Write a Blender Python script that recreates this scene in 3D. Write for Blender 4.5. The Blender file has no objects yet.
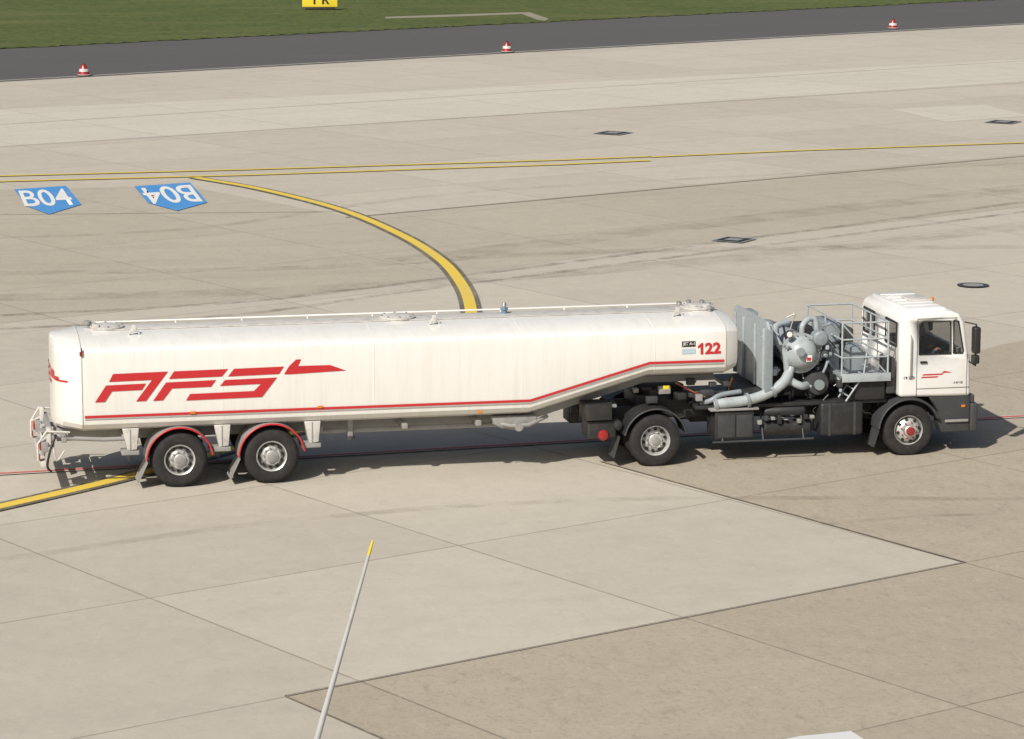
import bpy, bmesh, math, random
from mathutils import Vector, Matrix
random.seed(4)
D=bpy.data; SC=bpy.context.scene
# ---------------------------------------------------------------- camera
W,H=1024,739
F=3130.0; HOR=-193.0; CX,CY=512.0,369.5
A=math.radians(11.83); P=math.atan((CY-HOR)/F); HC=12.3
fw=Vector((math.sin(A)*math.cos(P),math.cos(A)*math.cos(P),-math.sin(P)))
rt=Vector((math.cos(A),-math.sin(A),0)); up=rt.cross(fw)
def ray(x,y): return fw+rt*((x-CX)/F)+up*((CY-y)/F)
r0=ray(512,473.3); O=Vector((0,-1.25,0)); CAM=O-r0*(HC/-r0.z)
def G(x,y,z=0.0):
    r=ray(x,y); return CAM+r*((z-CAM.z)/r.z)
def S(x,y,Y=-1.25):
    r=ray(x,y); return CAM+r*((Y-CAM.y)/r.y)
def DP(x,y,d): return CAM+ray(x,y)*d
cd=D.cameras.new('camera'); cam=D.objects.new('camera',cd); SC.collection.objects.link(cam)
cd.sensor_width=36; cd.lens=F/W*36; cd.clip_start=0.5; cd.clip_end=6000
m=Matrix((rt,up,-fw)).transposed().to_4x4(); m.translation=CAM; cam.matrix_world=m
SC.camera=cam
# ---------------------------------------------------------------- light
sd=Vector((0.78,0.85,-1.0)).normalized()
L=D.lights.new('sun','SUN'); L.energy=4.5; L.angle=math.radians(0.5); L.color=(1,0.955,0.875)
lo=D.objects.new('sun',L); SC.collection.objects.link(lo); lo.rotation_euler=sd.to_track_quat('-Z','Y').to_euler(); lo.location=(0,0,60)
w=D.worlds.new('World'); SC.world=w; w.use_nodes=True
nt=w.node_tree; bg=nt.nodes['Background']; sk=nt.nodes.new('ShaderNodeTexSky'); sk.sky_type='NISHITA'; sk.sun_disc=False
sk.sun_elevation=math.asin(-sd.z); sk.sun_rotation=math.atan2(-sd.x,-sd.y); sk.dust_density=3.0
nt.links.new(sk.outputs[0],bg.inputs[0]); bg.inputs[1].default_value=0.068
try:
    SC.view_settings.view_transform='Standard'; SC.view_settings.look='None'; SC.view_settings.exposure=0
except Exception: pass
# ---------------------------------------------------------------- materials
class N:
    def __init__(s,name):
        s.m=D.materials.new(name); s.m.use_nodes=True; s.t=s.m.node_tree; s.b=s.t.nodes['Principled BSDF']
        s.tc=s.t.nodes.new('ShaderNodeTexCoord').outputs['Object']
    def n(s,ty,**k):
        o=s.t.nodes.new(ty)
        for a,v in k.items(): setattr(o,a,v)
        return o
    def l(s,a,b): s.t.links.new(a,b)
    def mapping(s,rot=0,scale=(1,1,1),loc=(0,0,0)):
        o=s.n('ShaderNodeMapping'); s.l(s.tc,o.inputs[0]); o.inputs['Rotation'].default_value=(0,0,rot)
        o.inputs['Scale'].default_value=scale; o.inputs['Location'].default_value=loc; return o.outputs[0]
    def noise(s,scale,detail=4,rough=.6,vec=None):
        o=s.n('ShaderNodeTexNoise'); s.l(vec or s.tc,o.inputs['Vector']); o.inputs['Scale'].default_value=scale
        o.inputs['Detail'].default_value=detail; o.inputs['Roughness'].default_value=rough; return o.outputs[0]
    def ramp(s,f,a,b,lo=0.0,hi=1.0):
        o=s.n('ShaderNodeMapRange'); s.l(f,o.inputs[0]); o.inputs[1].default_value=a;o.inputs[2].default_value=b;o.inputs[3].default_value=lo;o.inputs[4].default_value=hi; return o.outputs[0]
    def mix(s,f,a,b,mode='MIX'):
        o=s.n('ShaderNodeMix',data_type='RGBA',blend_type=mode)
        for i,v in ((0,f),(6,a),(7,b)):
            if isinstance(v,(int,float)): o.inputs[i].default_value=v
            elif isinstance(v,tuple): o.inputs[i].default_value=(*v,1)
            else: s.l(v,o.inputs[i])
        return o.outputs[2]
    def out(s,c,rough=.6,metal=0,bump=None,bs=.2,bd=.01):
        if isinstance(c,tuple): s.b.inputs['Base Color'].default_value=(*c,1)
        else: s.l(c,s.b.inputs['Base Color'])
        s.b.inputs['Roughness'].default_value=rough; s.b.inputs['Metallic'].default_value=metal
        if bump is not None:
            o=s.n('ShaderNodeBump'); o.inputs['Strength'].default_value=bs; o.inputs['Distance'].default_value=bd
            s.l(bump,o.inputs['Height']); s.l(o.outputs[0],s.b.inputs['Normal'])
        return s.m
def paint(name,c,rough=.4,metal=0,dirt=.25,scale=3.0,dc=(.12,.10,.08),coat=0):
    q=N(name); f=q.ramp(q.noise(scale,6,.7),.48,.75,0,dirt)
    col=q.mix(f,c,dc); mm=q.out(col,rough,metal,q.noise(25,3),.05,.004)
    if coat: q.b.inputs['Coat Weight'].default_value=coat; q.b.inputs['Coat Roughness'].default_value=.12
    return mm
c0=G(965,563); e1=(G(965,563)-G(285,697)); GA=math.atan2(e1.y,e1.x)
def rotv(v,a): return Vector((v.x*math.cos(a)-v.y*math.sin(a),v.x*math.sin(a)+v.y*math.cos(a),0))
def pavement(name,c1,c2,slab=(6,6),joint=(.25,.22,.175),js=.028,grain=.25,stain=.26,streak=.2,coarse=.2):
    q=N(name); off=rotv(c0,-GA)
    mp=q.mapping(-GA,(1,1,1),(-off.x,-off.y,0))
    br=q.n('ShaderNodeTexBrick',offset=0.0,squash=1.0); q.l(mp,br.inputs['Vector'])
    br.inputs['Color1'].default_value=(*c1,1);br.inputs['Color2'].default_value=(*c2,1)
    br.inputs['Mortar'].default_value=(*joint,1);br.inputs['Scale'].default_value=1
    br.inputs['Mortar Size'].default_value=js;br.inputs['Mortar Smooth'].default_value=.6
    br.inputs['Brick Width'].default_value=slab[0];br.inputs['Row Height'].default_value=slab[1]
    c=br.outputs[0]
    big=q.noise(.09,5,.6); c=q.mix(q.ramp(big,.35,.7,0,stain),c,tuple(v*.75 for v in c1))
    st=q.noise(.5,5,.65,q.mapping(-GA+.05,(.05,1.1,1))); c=q.mix(q.ramp(st,.5,.8,0,streak),c,tuple(v*.6 for v in c2))
    md=q.noise(1.6,6,.7); c=q.mix(q.ramp(md,.45,.8,0,.3),c,tuple(min(1,v*1.25) for v in c1))
    m2=q.noise(.55,7,.75); c=q.mix(q.ramp(m2,.5,.72,0,.3),c,tuple(v*.72 for v in c2))
    sp=q.noise(9,6,.8); c=q.mix(q.ramp(sp,.52,.72,0,grain),c,tuple(v*.5 for v in c2))
    sq=q.noise(3.2,5,.85,q.mapping(-A,(1,.45,1))); c=q.mix(q.ramp(sq,.54,.70,0,coarse),c,tuple(v*.5 for v in c2))
    sl=q.noise(3.9,5,.85,q.mapping(-A,(1,.4,1),(7,3,0))); c=q.mix(q.ramp(sl,.56,.72,0,coarse),c,tuple(min(1,v*1.35) for v in c1))
    fine=q.noise(45,3,.8); c=q.mix(q.ramp(fine,.3,.75,0,.3),c,tuple(v*.62 for v in c2))
    return q.out(c,.9,0,fine,.25,.01)
M_conc=pavement('concrete',(.545,.50,.415),(.485,.442,.365))
M_brown=pavement('aged_concrete',(.445,.39,.30),(.415,.36,.275),grain=.7,stain=.3,joint=(.2,.17,.13),coarse=.5)
M_mid=pavement('worn_concrete',(.48,.43,.345),(.445,.395,.312),grain=.4,streak=.35,coarse=.3)
M_light=pavement('new_concrete',(.60,.56,.475),(.56,.52,.435))
q=N('asphalt'); c=q.mix(q.noise(.6,6,.7,q.mapping(-GA,(.1,1,1))),(.062,.06,.06),(.11,.104,.10)); c=q.mix(q.ramp(q.noise(14,4,.8),.4,.7,0,.3),c,(.16,.15,.14)); M_asph=q.out(c,.85,0,q.noise(30),.4,.02)
q=N('grass'); c=q.mix(q.ramp(q.noise(.25,6,.7),.35,.65),(.088,.12,.02),(.125,.15,.03)); c=q.mix(q.ramp(q.noise(2.2,6,.85,q.mapping(-A,(1,.35,1))),.42,.66,0,.85),c,(.045,.072,.012)); c=q.mix(q.ramp(q.noise(.12,5,.7,q.mapping(-A,(.4,1.5,1))),.5,.7,0,.55),c,(.19,.18,.06)); M_grass=q.out(c,.95,0,q.noise(6,6,.8),.9,.15)
def marking(name,c,under=(.45,.40,.32),wear=.5):
    q=N(name); f=q.ramp(q.noise(7,6,.8),.52,.7,0,wear); f2=q.ramp(q.noise(.7,4,.7),.5,.75,0,wear*.6)
    return q.out(q.mix(f2,q.mix(f,c,under),under),.75)
M_yel=marking('yellow_marking',(.74,.53,.06),wear=.5); M_yel2=marking('faded_yellow_marking',(.66,.49,.09),wear=.55)
M_blk=marking('black_marking',(.13,.115,.085),wear=.7)
M_blue=marking('blue_marking',(.05,.26,.60),wear=.45); M_whm=marking('white_marking',(.75,.74,.70),wear=.25)
M_redm=marking('red_marking',(.50,.10,.08),wear=.4)
q=N('tyre_track'); f=q.noise(1.3,6,.8); c=q.out((.16,.135,.10),.9); q.l(q.ramp(f,.4,.8,0,.6),q.b.inputs['Alpha']); M_track=c
q=N('tyre_track_soft'); f=q.noise(.8,6,.75); c=q.out((.22,.19,.145),.9); q.l(q.ramp(f,.42,.85,0,.4),q.b.inputs['Alpha']); M_track2=c
q=N('tank_white_paint'); st=q.noise(2.2,5,.7,q.mapping(0,(3.5,1,.25))); c=q.mix(q.ramp(st,.46,.8,0,.28),(.79,.775,.73),(.50,.46,.39)); bl=q.noise(.6,4,.6); c=q.mix(q.ramp(bl,.45,.8,0,.16),c,(.58,.54,.46)); c=q.mix(q.ramp(q.noise(14,5,.8),.6,.75,0,.2),c,(.45,.4,.33)); M_tank=q.out(c,.28,0,q.noise(1.2,3),.1,.03); q.b.inputs['Coat Weight'].default_value=.3
M_white=paint('white_paint',(.80,.79,.755),.3,dirt=.1,coat=.3)
M_dwhite=paint('dusty_white_paint',(.58,.56,.52),.5,dirt=.45,scale=5)
M_seam=paint('seam_darker_paint',(.50,.47,.42),.5,dirt=.5,scale=6)  # slightly darker paint for the weld seams at the tank ends
M_grey=paint('grey_blue_paint',(.25,.285,.305),.42,dirt=.4,scale=6)
M_lgrey=paint('light_grey_paint',(.39,.43,.445),.4,dirt=.35,scale=6)
M_mgrey=paint('fender_grey',(.29,.285,.275),.5,dirt=.4,scale=6)
M_dark=paint('chassis_black',(.022,.022,.023),.5,dirt=.45,scale=5,dc=(.075,.065,.052))
M_plast=paint('dark_plastic',(.045,.047,.05),.55,dirt=.4,scale=6,dc=(.10,.09,.075))
M_rub=paint('tyre_rubber',(.018,.017,.017),.85,dirt=.5,scale=9,dc=(.065,.057,.047))
M_rim=paint('rim_silver',(.58,.58,.56),.35,metal=.4,dirt=.4,scale=9)
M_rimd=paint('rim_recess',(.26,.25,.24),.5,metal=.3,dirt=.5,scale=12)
M_steel=paint('steel',(.5,.5,.49),.35,metal=.7,dirt=.3,scale=9)
M_red=paint('red_paint',(.52,.025,.03),.35,dirt=.1)
M_redl=paint('red_lens',(.30,.02,.02),.25,dirt=.4)
M_org=paint('orange_lens',(.65,.2,.02),.2,dirt=.2)
M_glass=N('dark_glass').out((.012,.014,.016),.06)
q=N('cab_window_glass'); q.out((.02,.025,.025),.04); q.b.inputs['Alpha'].default_value=.40; M_cglass=q.m
M_blul=paint('blue_cap',(.14,.26,.38),.3,dirt=.3)
M_yelp=paint('yellow_paint',(.78,.60,.03),.5,dirt=.1)
M_blkp=paint('black_paint',(.02,.02,.02),.5,dirt=.1)
M_int=paint('seat_fabric',(.12,.10,.095),.8,dirt=.1)
M_inl=paint('cab_lining',(.30,.28,.25),.8,dirt=.1)
M_skin=paint('skin',(.50,.30,.21),.5,dirt=.03); M_hair=paint('hair',(.05,.035,.025),.7,dirt=.1); M_shirt=paint('blue_shirt',(.07,.10,.2),.8,dirt=.1)
# ---------------------------------------------------------------- geometry helpers
def fin(name,me,bm,mat,parent=None,smooth=False,ang=.55,bevel=0,mats=None,recalc=True):
    if recalc: bmesh.ops.recalc_face_normals(bm,faces=bm.faces)
    if bevel:
        es=[e for e in bm.edges if len(e.link_faces)==2 and e.calc_face_angle(0)>.5]
        bmesh.ops.bevel(bm,geom=es,offset=bevel,segments=3,affect='EDGES',profile=.5,clamp_overlap=True); smooth=True
    if smooth:
        for f in bm.faces: f.smooth=True
        for e in bm.edges:
            e.smooth = not (len(e.link_faces)==2 and e.calc_face_angle(0)>ang)
    bm.to_mesh(me); bm.free()
    for mm in (mats or [mat]): me.materials.append(mm)
    o=D.objects.new(name,me); SC.collection.objects.link(o)
    if parent: o.parent=parent
    return o
def obj(name,verts,faces,mat,parent=None,smooth=False,ang=.55,bevel=0,mats=None,fm=None):
    me=D.meshes.new(name); bm=bmesh.new()
    vs=[bm.verts.new(v) for v in verts]
    for i,f in enumerate(faces):
        try:
            ff=bm.faces.new([vs[k] for k in f])
            if fm: ff.material_index=fm[i]
        except ValueError: pass
    bm.normal_update()
    return fin(name,me,bm,mat,parent,smooth,ang,bevel,mats)
def empty(name,loc=(0,0,0)):
    o=D.objects.new(name,None); SC.collection.objects.link(o); return o
def box(name,x0,x1,y0,y1,z0,z1,mat,par=None,bevel=.01):
    v=[(x,y,z) for x in (x0,x1) for y in (y0,y1) for z in (z0,z1)]
    f=[(0,1,3,2),(4,6,7,5),(0,4,5,1),(2,3,7,6),(0,2,6,4),(1,5,7,3)]
    return obj(name,v,f,mat,par,bevel=bevel)
def prism(name,pts,y0,y1,mat,par=None,bevel=0):
    n=len(pts); v=[(p[0],y0,p[1]) for p in pts]+[(p[0],y1,p[1]) for p in pts]
    f=[tuple(range(n)),tuple(range(2*n-1,n-1,-1))]+[(i,i+n,(i+1)%n+n,(i+1)%n) for i in range(n)]
    return obj(name,v,f,mat,par,bevel=bevel)
def _sheet(name,pts,z,mat,par=None):
    me=D.meshes.new(name); bm=bmesh.new(); f=bm.faces.new([bm.verts.new((p.x,p.y,z)) for p in pts]); bm.normal_update()
    if f.normal.z<0: f.normal_flip()
    bmesh.ops.triangulate(bm,faces=bm.faces)
    return fin(name,me,bm,mat,par,recalc=False)
sheet=_sheet
def cat(pts,n=10):
    o=[]; p=[pts[0]*2-pts[1]]+list(pts)+[pts[-1]*2-pts[-2]]
    for i in range(1,len(p)-2):
        for k in range(n):
            t=k/n; a,b,c,d=p[i-1],p[i],p[i+1],p[i+2]
            o.append(.5*((2*b)+(c-a)*t+(2*a-5*b+4*c-d)*t*t+(3*b-a-3*c+d)*t**3))
    o.append(pts[-1]); return o
def ribbon(name,pts,wd,z,mat,par=None):
    v=[];f=[]
    for i,p in enumerate(pts):
        d=(pts[min(i+1,len(pts)-1)]-pts[max(i-1,0)]); d.z=0; d.normalize(); nn=Vector((-d.y,d.x,0))*wd/2
        a=p+nn;b=p-nn; v+=[(a.x,a.y,z),(b.x,b.y,z)]
        if i: k=2*i; f.append((k-2,k-1,k+1,k))
    o=obj(name,v,f,mat,par)
    if o.data.polygons[0].normal.z<0: o.data.flip_normals()
    return o
def tube(name,pts,r,mat,par=None,seg=10,smoothpath=False,caps=True):
    pts=[Vector(p) for p in pts]
    if smoothpath: pts=cat(pts,6)
    rs=r if isinstance(r,(list,tuple)) else [r]*len(pts)
    if len(rs)!=len(pts): rs=[rs[0]+(rs[-1]-rs[0])*i/(len(pts)-1) for i in range(len(pts))]
    v=[];f=[];prev=None
    for i,p in enumerate(pts):
        a=(pts[i]-pts[i-1]).normalized() if i else None; b=(pts[i+1]-pts[i]).normalized() if i<len(pts)-1 else None
        d=(a+b).normalized() if a and b else (a or b)
        if a and b and (a+b).length<.01: d=a
        ref=prev if prev else (Vector((0,0,1)) if abs(d.z)<.9 else Vector((1,0,0)))
        u=(ref-d*ref.dot(d)).normalized(); prev=u; w_=d.cross(u)
        k=1.0
        if a and b: k=1/max(.5,math.cos(a.angle(b)/2))
        for s in range(seg):
            t=2*math.pi*s/seg; v.append(p+(u*math.cos(t)+w_*math.sin(t))*rs[i]*(k if k<1.5 else 1.4))
        if i:
            for s in range(seg): f.append(((i-1)*seg+s,(i-1)*seg+(s+1)%seg,i*seg+(s+1)%seg,i*seg+s))
    if caps: f.append(tuple(range(seg))); f.append(tuple((len(pts)-1)*seg+s for s in range(seg)))
    return obj(name,v,f,mat,par,smooth=True,ang=.9)
def lathe(name,prof,org,axis,mat,par=None,seg=40,mats=None,pm=None,ang=.55,caps=True):
    axis=Vector(axis).normalized(); ref=Vector((0,0,1)) if abs(axis.z)<.9 else Vector((1,0,0))
    u=(ref-axis*ref.dot(axis)).normalized(); w_=axis.cross(u); org=Vector(org); v=[];f=[];fm=[]
    for i,(r,h) in enumerate(prof):
        for s in range(seg):
            t=2*math.pi*s/seg; v.append(org+axis*h+(u*math.cos(t)+w_*math.sin(t))*max(r,.0005))
        if i:
            for s in range(seg): f.append(((i-1)*seg+s,(i-1)*seg+(s+1)%seg,i*seg+(s+1)%seg,i*seg+s)); fm.append(pm[i-1] if pm else 0)
    if caps in (True,'end'):
        if caps is True: f.append(tuple(range(seg))); fm.append(pm[0] if pm else 0)
        f.append(tuple((len(prof)-1)*seg+s for s in range(seg))); fm.append(pm[-1] if pm else 0)
    return obj(name,v,f,mat,par,smooth=True,ang=ang,mats=mats,fm=fm)
def plane_poly(name,pts,mat,par=None):
    return obj(name,pts,[tuple(range(len(pts)))],mat,par)
def text_quad(name,txt,c00,c10,c11,c01,mat,par=None,bold=0.02):
    cu=D.curves.new(name+'_c','FONT'); cu.body=txt; cu.offset=bold; cu.resolution_u=4
    to=D.objects.new(name+'_t',cu); SC.collection.objects.link(to); bpy.context.view_layer.update()
    me=D.meshes.new_from_object(to.evaluated_get(bpy.context.evaluated_depsgraph_get())); D.objects.remove(to)
    xs=[v.co.x for v in me.vertices]; ys=[v.co.y for v in me.vertices]; a,b,c,d=min(xs),max(xs),min(ys),max(ys)
    for v in me.vertices:
        s=(v.co.x-a)/(b-a); t=(v.co.y-c)/(d-c)
        v.co=c00*(1-s)*(1-t)+c10*s*(1-t)+c11*s*t+c01*(1-s)*t
    me.materials.clear(); me.materials.append(mat); me.name=name
    o=D.objects.new(name,me); SC.collection.objects.link(o)
    if par: o.parent=par
    return o
# ---------------------------------------------------------------- ground
def gp(l): return [G(*p) for p in l]
me=D.meshes.new('concrete_apron'); bm=bmesh.new(); bmesh.ops.create_grid(bm,x_segments=8,y_segments=8,size=2500)
fin('concrete_apron',me,bm,M_conc,recalc=False)
def line_at(p,q,ext):
    d=(q-p).normalized(); return p-d*ext, q+d*ext
n0,n1=G(0,82),G(1024,24.5); g0,g1=G(0,49),G(905,0)
a,b=line_at(n0,n1,1500); rd=(n1-n0).normalized(); nrm=Vector((-rd.y,rd.x,0))
wroad=(g0-n0).dot(nrm)
_sheet('service_road',[a,b,b+nrm*(wroad+1),a+nrm*(wroad+1)],.005,M_asph,None)
_sheet('grass_field',[a+nrm*wroad,b+nrm*wroad,b+nrm*1500,a+nrm*1500],.06,M_grass,None)
ribbon('road_edge_line',[a+nrm*.6,b+nrm*.6],.25,.012,marking('white_edge_marking',(.45,.42,.37),(.2,.185,.16),.9))
tf=[];tv=[]
Ltot=260; base_=n0+nrm*wroad-rd*40; k=0
while k<Ltot:
    hh=random.uniform(.05,.6); wd=random.uniform(.4,1.6); p0=base_+rd*k; p1=base_+rd*(k+wd); pm_=base_+rd*(k+wd*random.uniform(.3,.7))-nrm*hh
    i=len(tv); tv+=[(p0.x,p0.y,.058),(pm_.x,pm_.y,.02),(p1.x,p1.y,.058)]; tf.append((i,i+1,i+2)); k+=wd*.8
obj('grass_edge',tv,tf,M_grass)
sheet('worn_pavement',gp([(-300,196),(185,186),(350,217),(760,178),(1250,134),(1250,182),(620,252),(380,287),(-300,352)]),.004,M_mid)
sheet('aged_pavement',gp([(1600,240),(1000,345),(600,462),(690,487),(965,563),(285,697),(385,741),(700,900),(2200,900)]),.004,M_brown)
sheet('new_pavement_slab',gp([(890,109),(985,105),(1030,116),(945,122)]),.006,M_light)
sheet('new_pavement_band',gp([(-200,118),(400,92),(1200,50),(1200,70),(400,122),(-200,160)]),.004,M_light)
sheet('concrete_path',gp([(385,18),(430,16.4),(520,13.4),(530,13.4),(549,20),(545,22),(537,21),(522,15.2),(440,18.2),(385,19.6)]),.07,marking('mossy_path_concrete',(.30,.27,.2),(.12,.13,.04),.8))
tr=empty('tyre_tracks_on_pavement')
for i,(pl,wd,mm) in enumerate([([(-200,325),(200,305),(400,284),(700,245),(1100,192)],.35,M_track),([(-200,338),(200,318),(420,290),(700,254),(1100,202)],.3,M_track),
    ([(-100,275),(300,268),(600,252),(1100,246)],.8,M_track2),([(-100,300),(300,290),(700,262),(1100,218)],1.2,M_track2),([(400,262),(700,225),(1100,180)],1.5,M_track2),
    ([(-50,240),(200,228),(500,190),(1100,160)],.5,M_track2),([(820,525),(940,516),(1100,514)],.2,M_track2),([(0,560),(300,520),(620,500),(1100,500)],.3,M_track2)]):
    ribbon('track_%d'%i,cat(gp(pl),12),wd,.009+.0012*i,mm,tr)
jt=empty('pavement_joints'); M_joint=marking('joint_sealant',(.20,.175,.135),wear=.85)
for i,(pl,wd) in enumerate([([(345,218),(1250,136)],.08),([(285,697),(965,563)],.04),([(965,563),(600,462)],.04),([(285,697),(395,745)],.035),([(-50,150),(1200,72)],.05),([(-50,128),(1200,50)],.05),([(0,215),(345,212)],.05)]):
    ribbon('joint_%d'%i,gp(pl),wd,.021,M_joint,jt)
cv=cat(gp([(195,178),(262,190),(340,210),(400,235),(440,260),(461,284),(470,306),(470,330),(455,362),(390,398),(310,428),(220,453),(130,477),(60,494),(-60,521)]),10)
yl=empty('taxi_lead_in_line'); ribbon('black_border',cv,.54,.024,M_blk,yl); ribbon('yellow_paint',cv,.30,.028,M_yel,yl)
tl=empty('taxiway_centre_line')
for i,(pl,wd) in enumerate([([(-60,178),(250,170),(560,160.5),(650,157)],.32),([(-60,183.5),(250,175.5),(560,165),(650,161)],.32),([(650,157.5),(800,151),(1200,137)],.30)]):
    ribbon('line_%d'%i,gp(pl),wd,.028,M_yel2,tl)
rl=empty('red_service_line'); pr=gp([(-60,478),(300,458),(590,441),(1024,417),(1200,408)])
ribbon('white_line',pr,.24,.024,marking('pale_marking',(.62,.58,.52),wear=.5),rl); ribbon('red_line',pr,.13,.028,M_redm,rl)
for k,(pg,tq) in enumerate([([(14,190),(66,186.5),(81.5,205),(49,215),(27,207)],[(25,206.5),(76,205),(65,188.5),(18,190.5)]),
                ([(134,187),(190,183),(207.5,203),(177,211.5),(148,203.5)],[(190,184.5),(138,188),(151,204),(203,201.5)])]):
    e=empty('stand_number_marking'); sheet('arrow',gp(pg),.024,M_blue,e)
    c=[G(*p,.028) for p in tq]; text_quad('number','B04',c[0],c[1],c[2],c[3],M_whm,e,.01)
for (x,y,s) in [(613,133.5,.95),(734,240.5,.8),(1003,122.5,.95)]:
    p=G(x,y); e=empty('drain_grate')
    for nm,hs,z,mm in (('frame',s*.62,.03,M_mgrey),('cover',s*.5,.035,M_blkp)):
        _sheet(nm,[p+rotv(Vector(v)*hs,GA+.4) for v in ((-1,-1,0),(1,-1,0),(1,1,0),(-1,1,0))],z,mm,e)
    _sheet('inner_plate',[p+rotv(Vector(v)*s*.28,GA+.4) for v in ((-1,-1,0),(1,-1,0),(1,1,0),(-1,1,0))],.04,M_mgrey,e)
p=G(973,286); e=empty('manhole_cover')
_sheet('ring',[p+Vector((math.cos(t*.2618),math.sin(t*.2618),0))*.42 for t in range(24)],.03,M_plast,e); _sheet('lid',[p+Vector((math.cos(t*.2618),math.sin(t*.2618),0))*.27 for t in range(24)],.035,M_mgrey,e)
for (x,y) in [(84,76),(507,52.5),(893,29)]:
    p=G(x,y); lathe('edge_marker_cone',[(.32,0),(.32,.05),(.28,.07),(.24,.2),(.2,.33),(.13,.45),(.10,.52),(.06,.56)],(p.x,p.y,.012),(0,0,1),None,seg=20,mats=[M_dwhite,M_redl,M_blkp],pm=[2,0,1,0,1,1,2])
p=G(320,10,.06); e=empty('taxiway_sign'); c,s_=math.cos(-A),math.sin(-A)
def rb(name,hx,y0,y1,z0,z1,mat):
    v=[(p.x+x*c-y*s_,p.y+x*s_+y*c,z) for x in (-hx,hx) for y in (y0,y1) for z in (z0,z1)]
    return obj(name,v,[(0,1,3,2),(4,6,7,5),(0,4,5,1),(2,3,7,6),(0,2,6,4),(1,5,7,3)],mat,e,bevel=.02)
rb('panel',1.08,-.1,.1,.25,1.15,M_yelp); rb('foot',.9,-.14,.14,.06,.25,M_blkp)
q4=[Vector((p.x+x*c+.12*s_,p.y+x*s_-.12*c,z)) for x,z in ((-.6,.42),(.6,.42),(.6,1.0),(-.6,1.0))]
text_quad('letters','Y R',*q4,M_blkp,e,.03)
# ---------------------------------------------------------------- truck
T=empty('fuel_tanker_truck')
def zb(X):
    if X<.345: return 1.12
    if X<2.64: return 1.12+(X-.345)/(2.295)*.63
    return 1.75
def sec(X,sy=1,sz=1,dz=0):
    b=zb(X); half=[(0,b-.09),(.6,b-.07),(1.0,b-.03),(1.15,b+.03),(1.23,b+.12),(1.25,b+.2),(1.255,2.2),(1.25,2.46),(1.235,2.56),(1.18,2.63),(1.08,2.67),(.7,2.75),(.35,2.80),(0,2.81)]
    full=half+[(-y,z) for y,z in half[-2:0:-1]]
    zc=(b+2.81)/2
    return [(X,y*sy,zc+(z-zc)*sz+dz) for y,z in full]
secs=[sec(-8.46,.12,.90),sec(-8.45,.35,.93),sec(-8.41,.58,.95),sec(-8.30,.76,.965),sec(-8.02,.975,.985),sec(-7.98,.995,.996),sec(-7.95)]+[sec(x) for x in (-7.7,-6,-4,-2,-.5,.1,.345,.6,1.2,2.0,2.5,2.64,2.9,3.6,4.12)]+[sec(4.16,.99,.99),sec(4.40,.86,.87),sec(4.43,.8,.82)]
n=len(secs[0]); V=[v for s in secs for v in s]; Fc=[]
for i in range(len(secs)-1):
    for j in range(n): Fc.append((i*n+j,i*n+(j+1)%n,(i+1)*n+(j+1)%n,(i+1)*n+j))
Fc+= [tuple(range(n)),tuple((len(secs)-1)*n+j for j in range(n))]
obj('tank_shell',V,Fc,M_tank,T,smooth=True,ang=.35)
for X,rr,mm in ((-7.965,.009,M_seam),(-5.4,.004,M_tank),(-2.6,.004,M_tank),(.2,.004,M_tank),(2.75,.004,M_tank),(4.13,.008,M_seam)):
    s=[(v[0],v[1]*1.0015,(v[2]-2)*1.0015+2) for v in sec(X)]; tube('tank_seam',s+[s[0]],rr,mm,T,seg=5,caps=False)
for sgn in (-1,1):
    Y=sgn*1.262
    pts=[(-7.93,1.39),(.345,1.375),(2.64,2.005),(4.1,2.0)]
    for nm,o1,hw,mm in (('red_stripe',0,.024,M_red),('grey_stripe',-.05,.007,M_mgrey)):
        v=[];f=[]
        for i,(x,z) in enumerate(pts): v+=[(x,Y,z+o1+hw),(x,Y,z+o1-hw)]
        for i in range(3): f.append((2*i,2*i+1,2*i+3,2*i+2))
        obj(nm,v,f,mm,T)
logo=[[(113,374),(168,371.5),(146,401),(136,401.5),(152,380),(109,382)],[(106,385.5),(146,383.5),(142,390),(112,391.5),(105,402),(95,402.5)],
 [(174,371.3),(228,369),(222,376.5),(169,379)],[(166,382.5),(216,380),(211,386.8),(172,388.5),(163,400.3),(153,401)],
 [(234,368.8),(284,366.5),(279,374),(228,376.5)],[(225,380),(277,377.5),(262,397),(186,400.5),(190,394),(254,391),(261,383.8),(220,386)],
 [(289,366.3),(296,359.5),(301,359.3),(298,366),(330,365),(346,370.5),(290,374.3),(284,374.2)]]
for i,pl in enumerate(logo):
    plane_poly('logo_part_%d'%i,[S(x,y,-1.263) for x,y in pl],M_red,T)
    plane_poly('logo_far_part_%d'%i,[Vector((-11.2-S(x,y,-1.263).x,1.263,S(x,y).z)) for x,y in pl],M_red,T)
def rx(y):
    y=abs(y); t=[(0,-8.46),(.15,-8.46),(.44,-8.45),(.725,-8.41),(.95,-8.30),(1.22,-8.02),(1.25,-7.95)]
    for (a1,b1),(a2,b2) in zip(t,t[1:]):
        if y<=a2: return b1+(b2-b1)*(y-a1)/(a2-a1)-.014
    return -7.97
for y0,y1,z0_,z1_ in [(-1.05,-.75,2.0,2.035),(-.85,-.3,2.01,2.08),(-.66,-.3,2.08,2.17),(-.35,.1,1.88,1.94),(-.3,.2,2.0,2.06),(-.2,.3,2.12,2.18),(.2,.7,1.88,1.94),(.3,.8,2.0,2.06),(.35,.9,2.12,2.18)]:
    v=[];f=[]
    for i in range(9):
        y=y0+(y1-y0)*i/8; v+=[(rx(y),y,z0_),(rx(y),y,z1_)]
        if i: f.append((2*i-2,2*i-1,2*i+1,2*i))
    obj('rear_logo',v,f,M_red,T)
Y=-1.263
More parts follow.
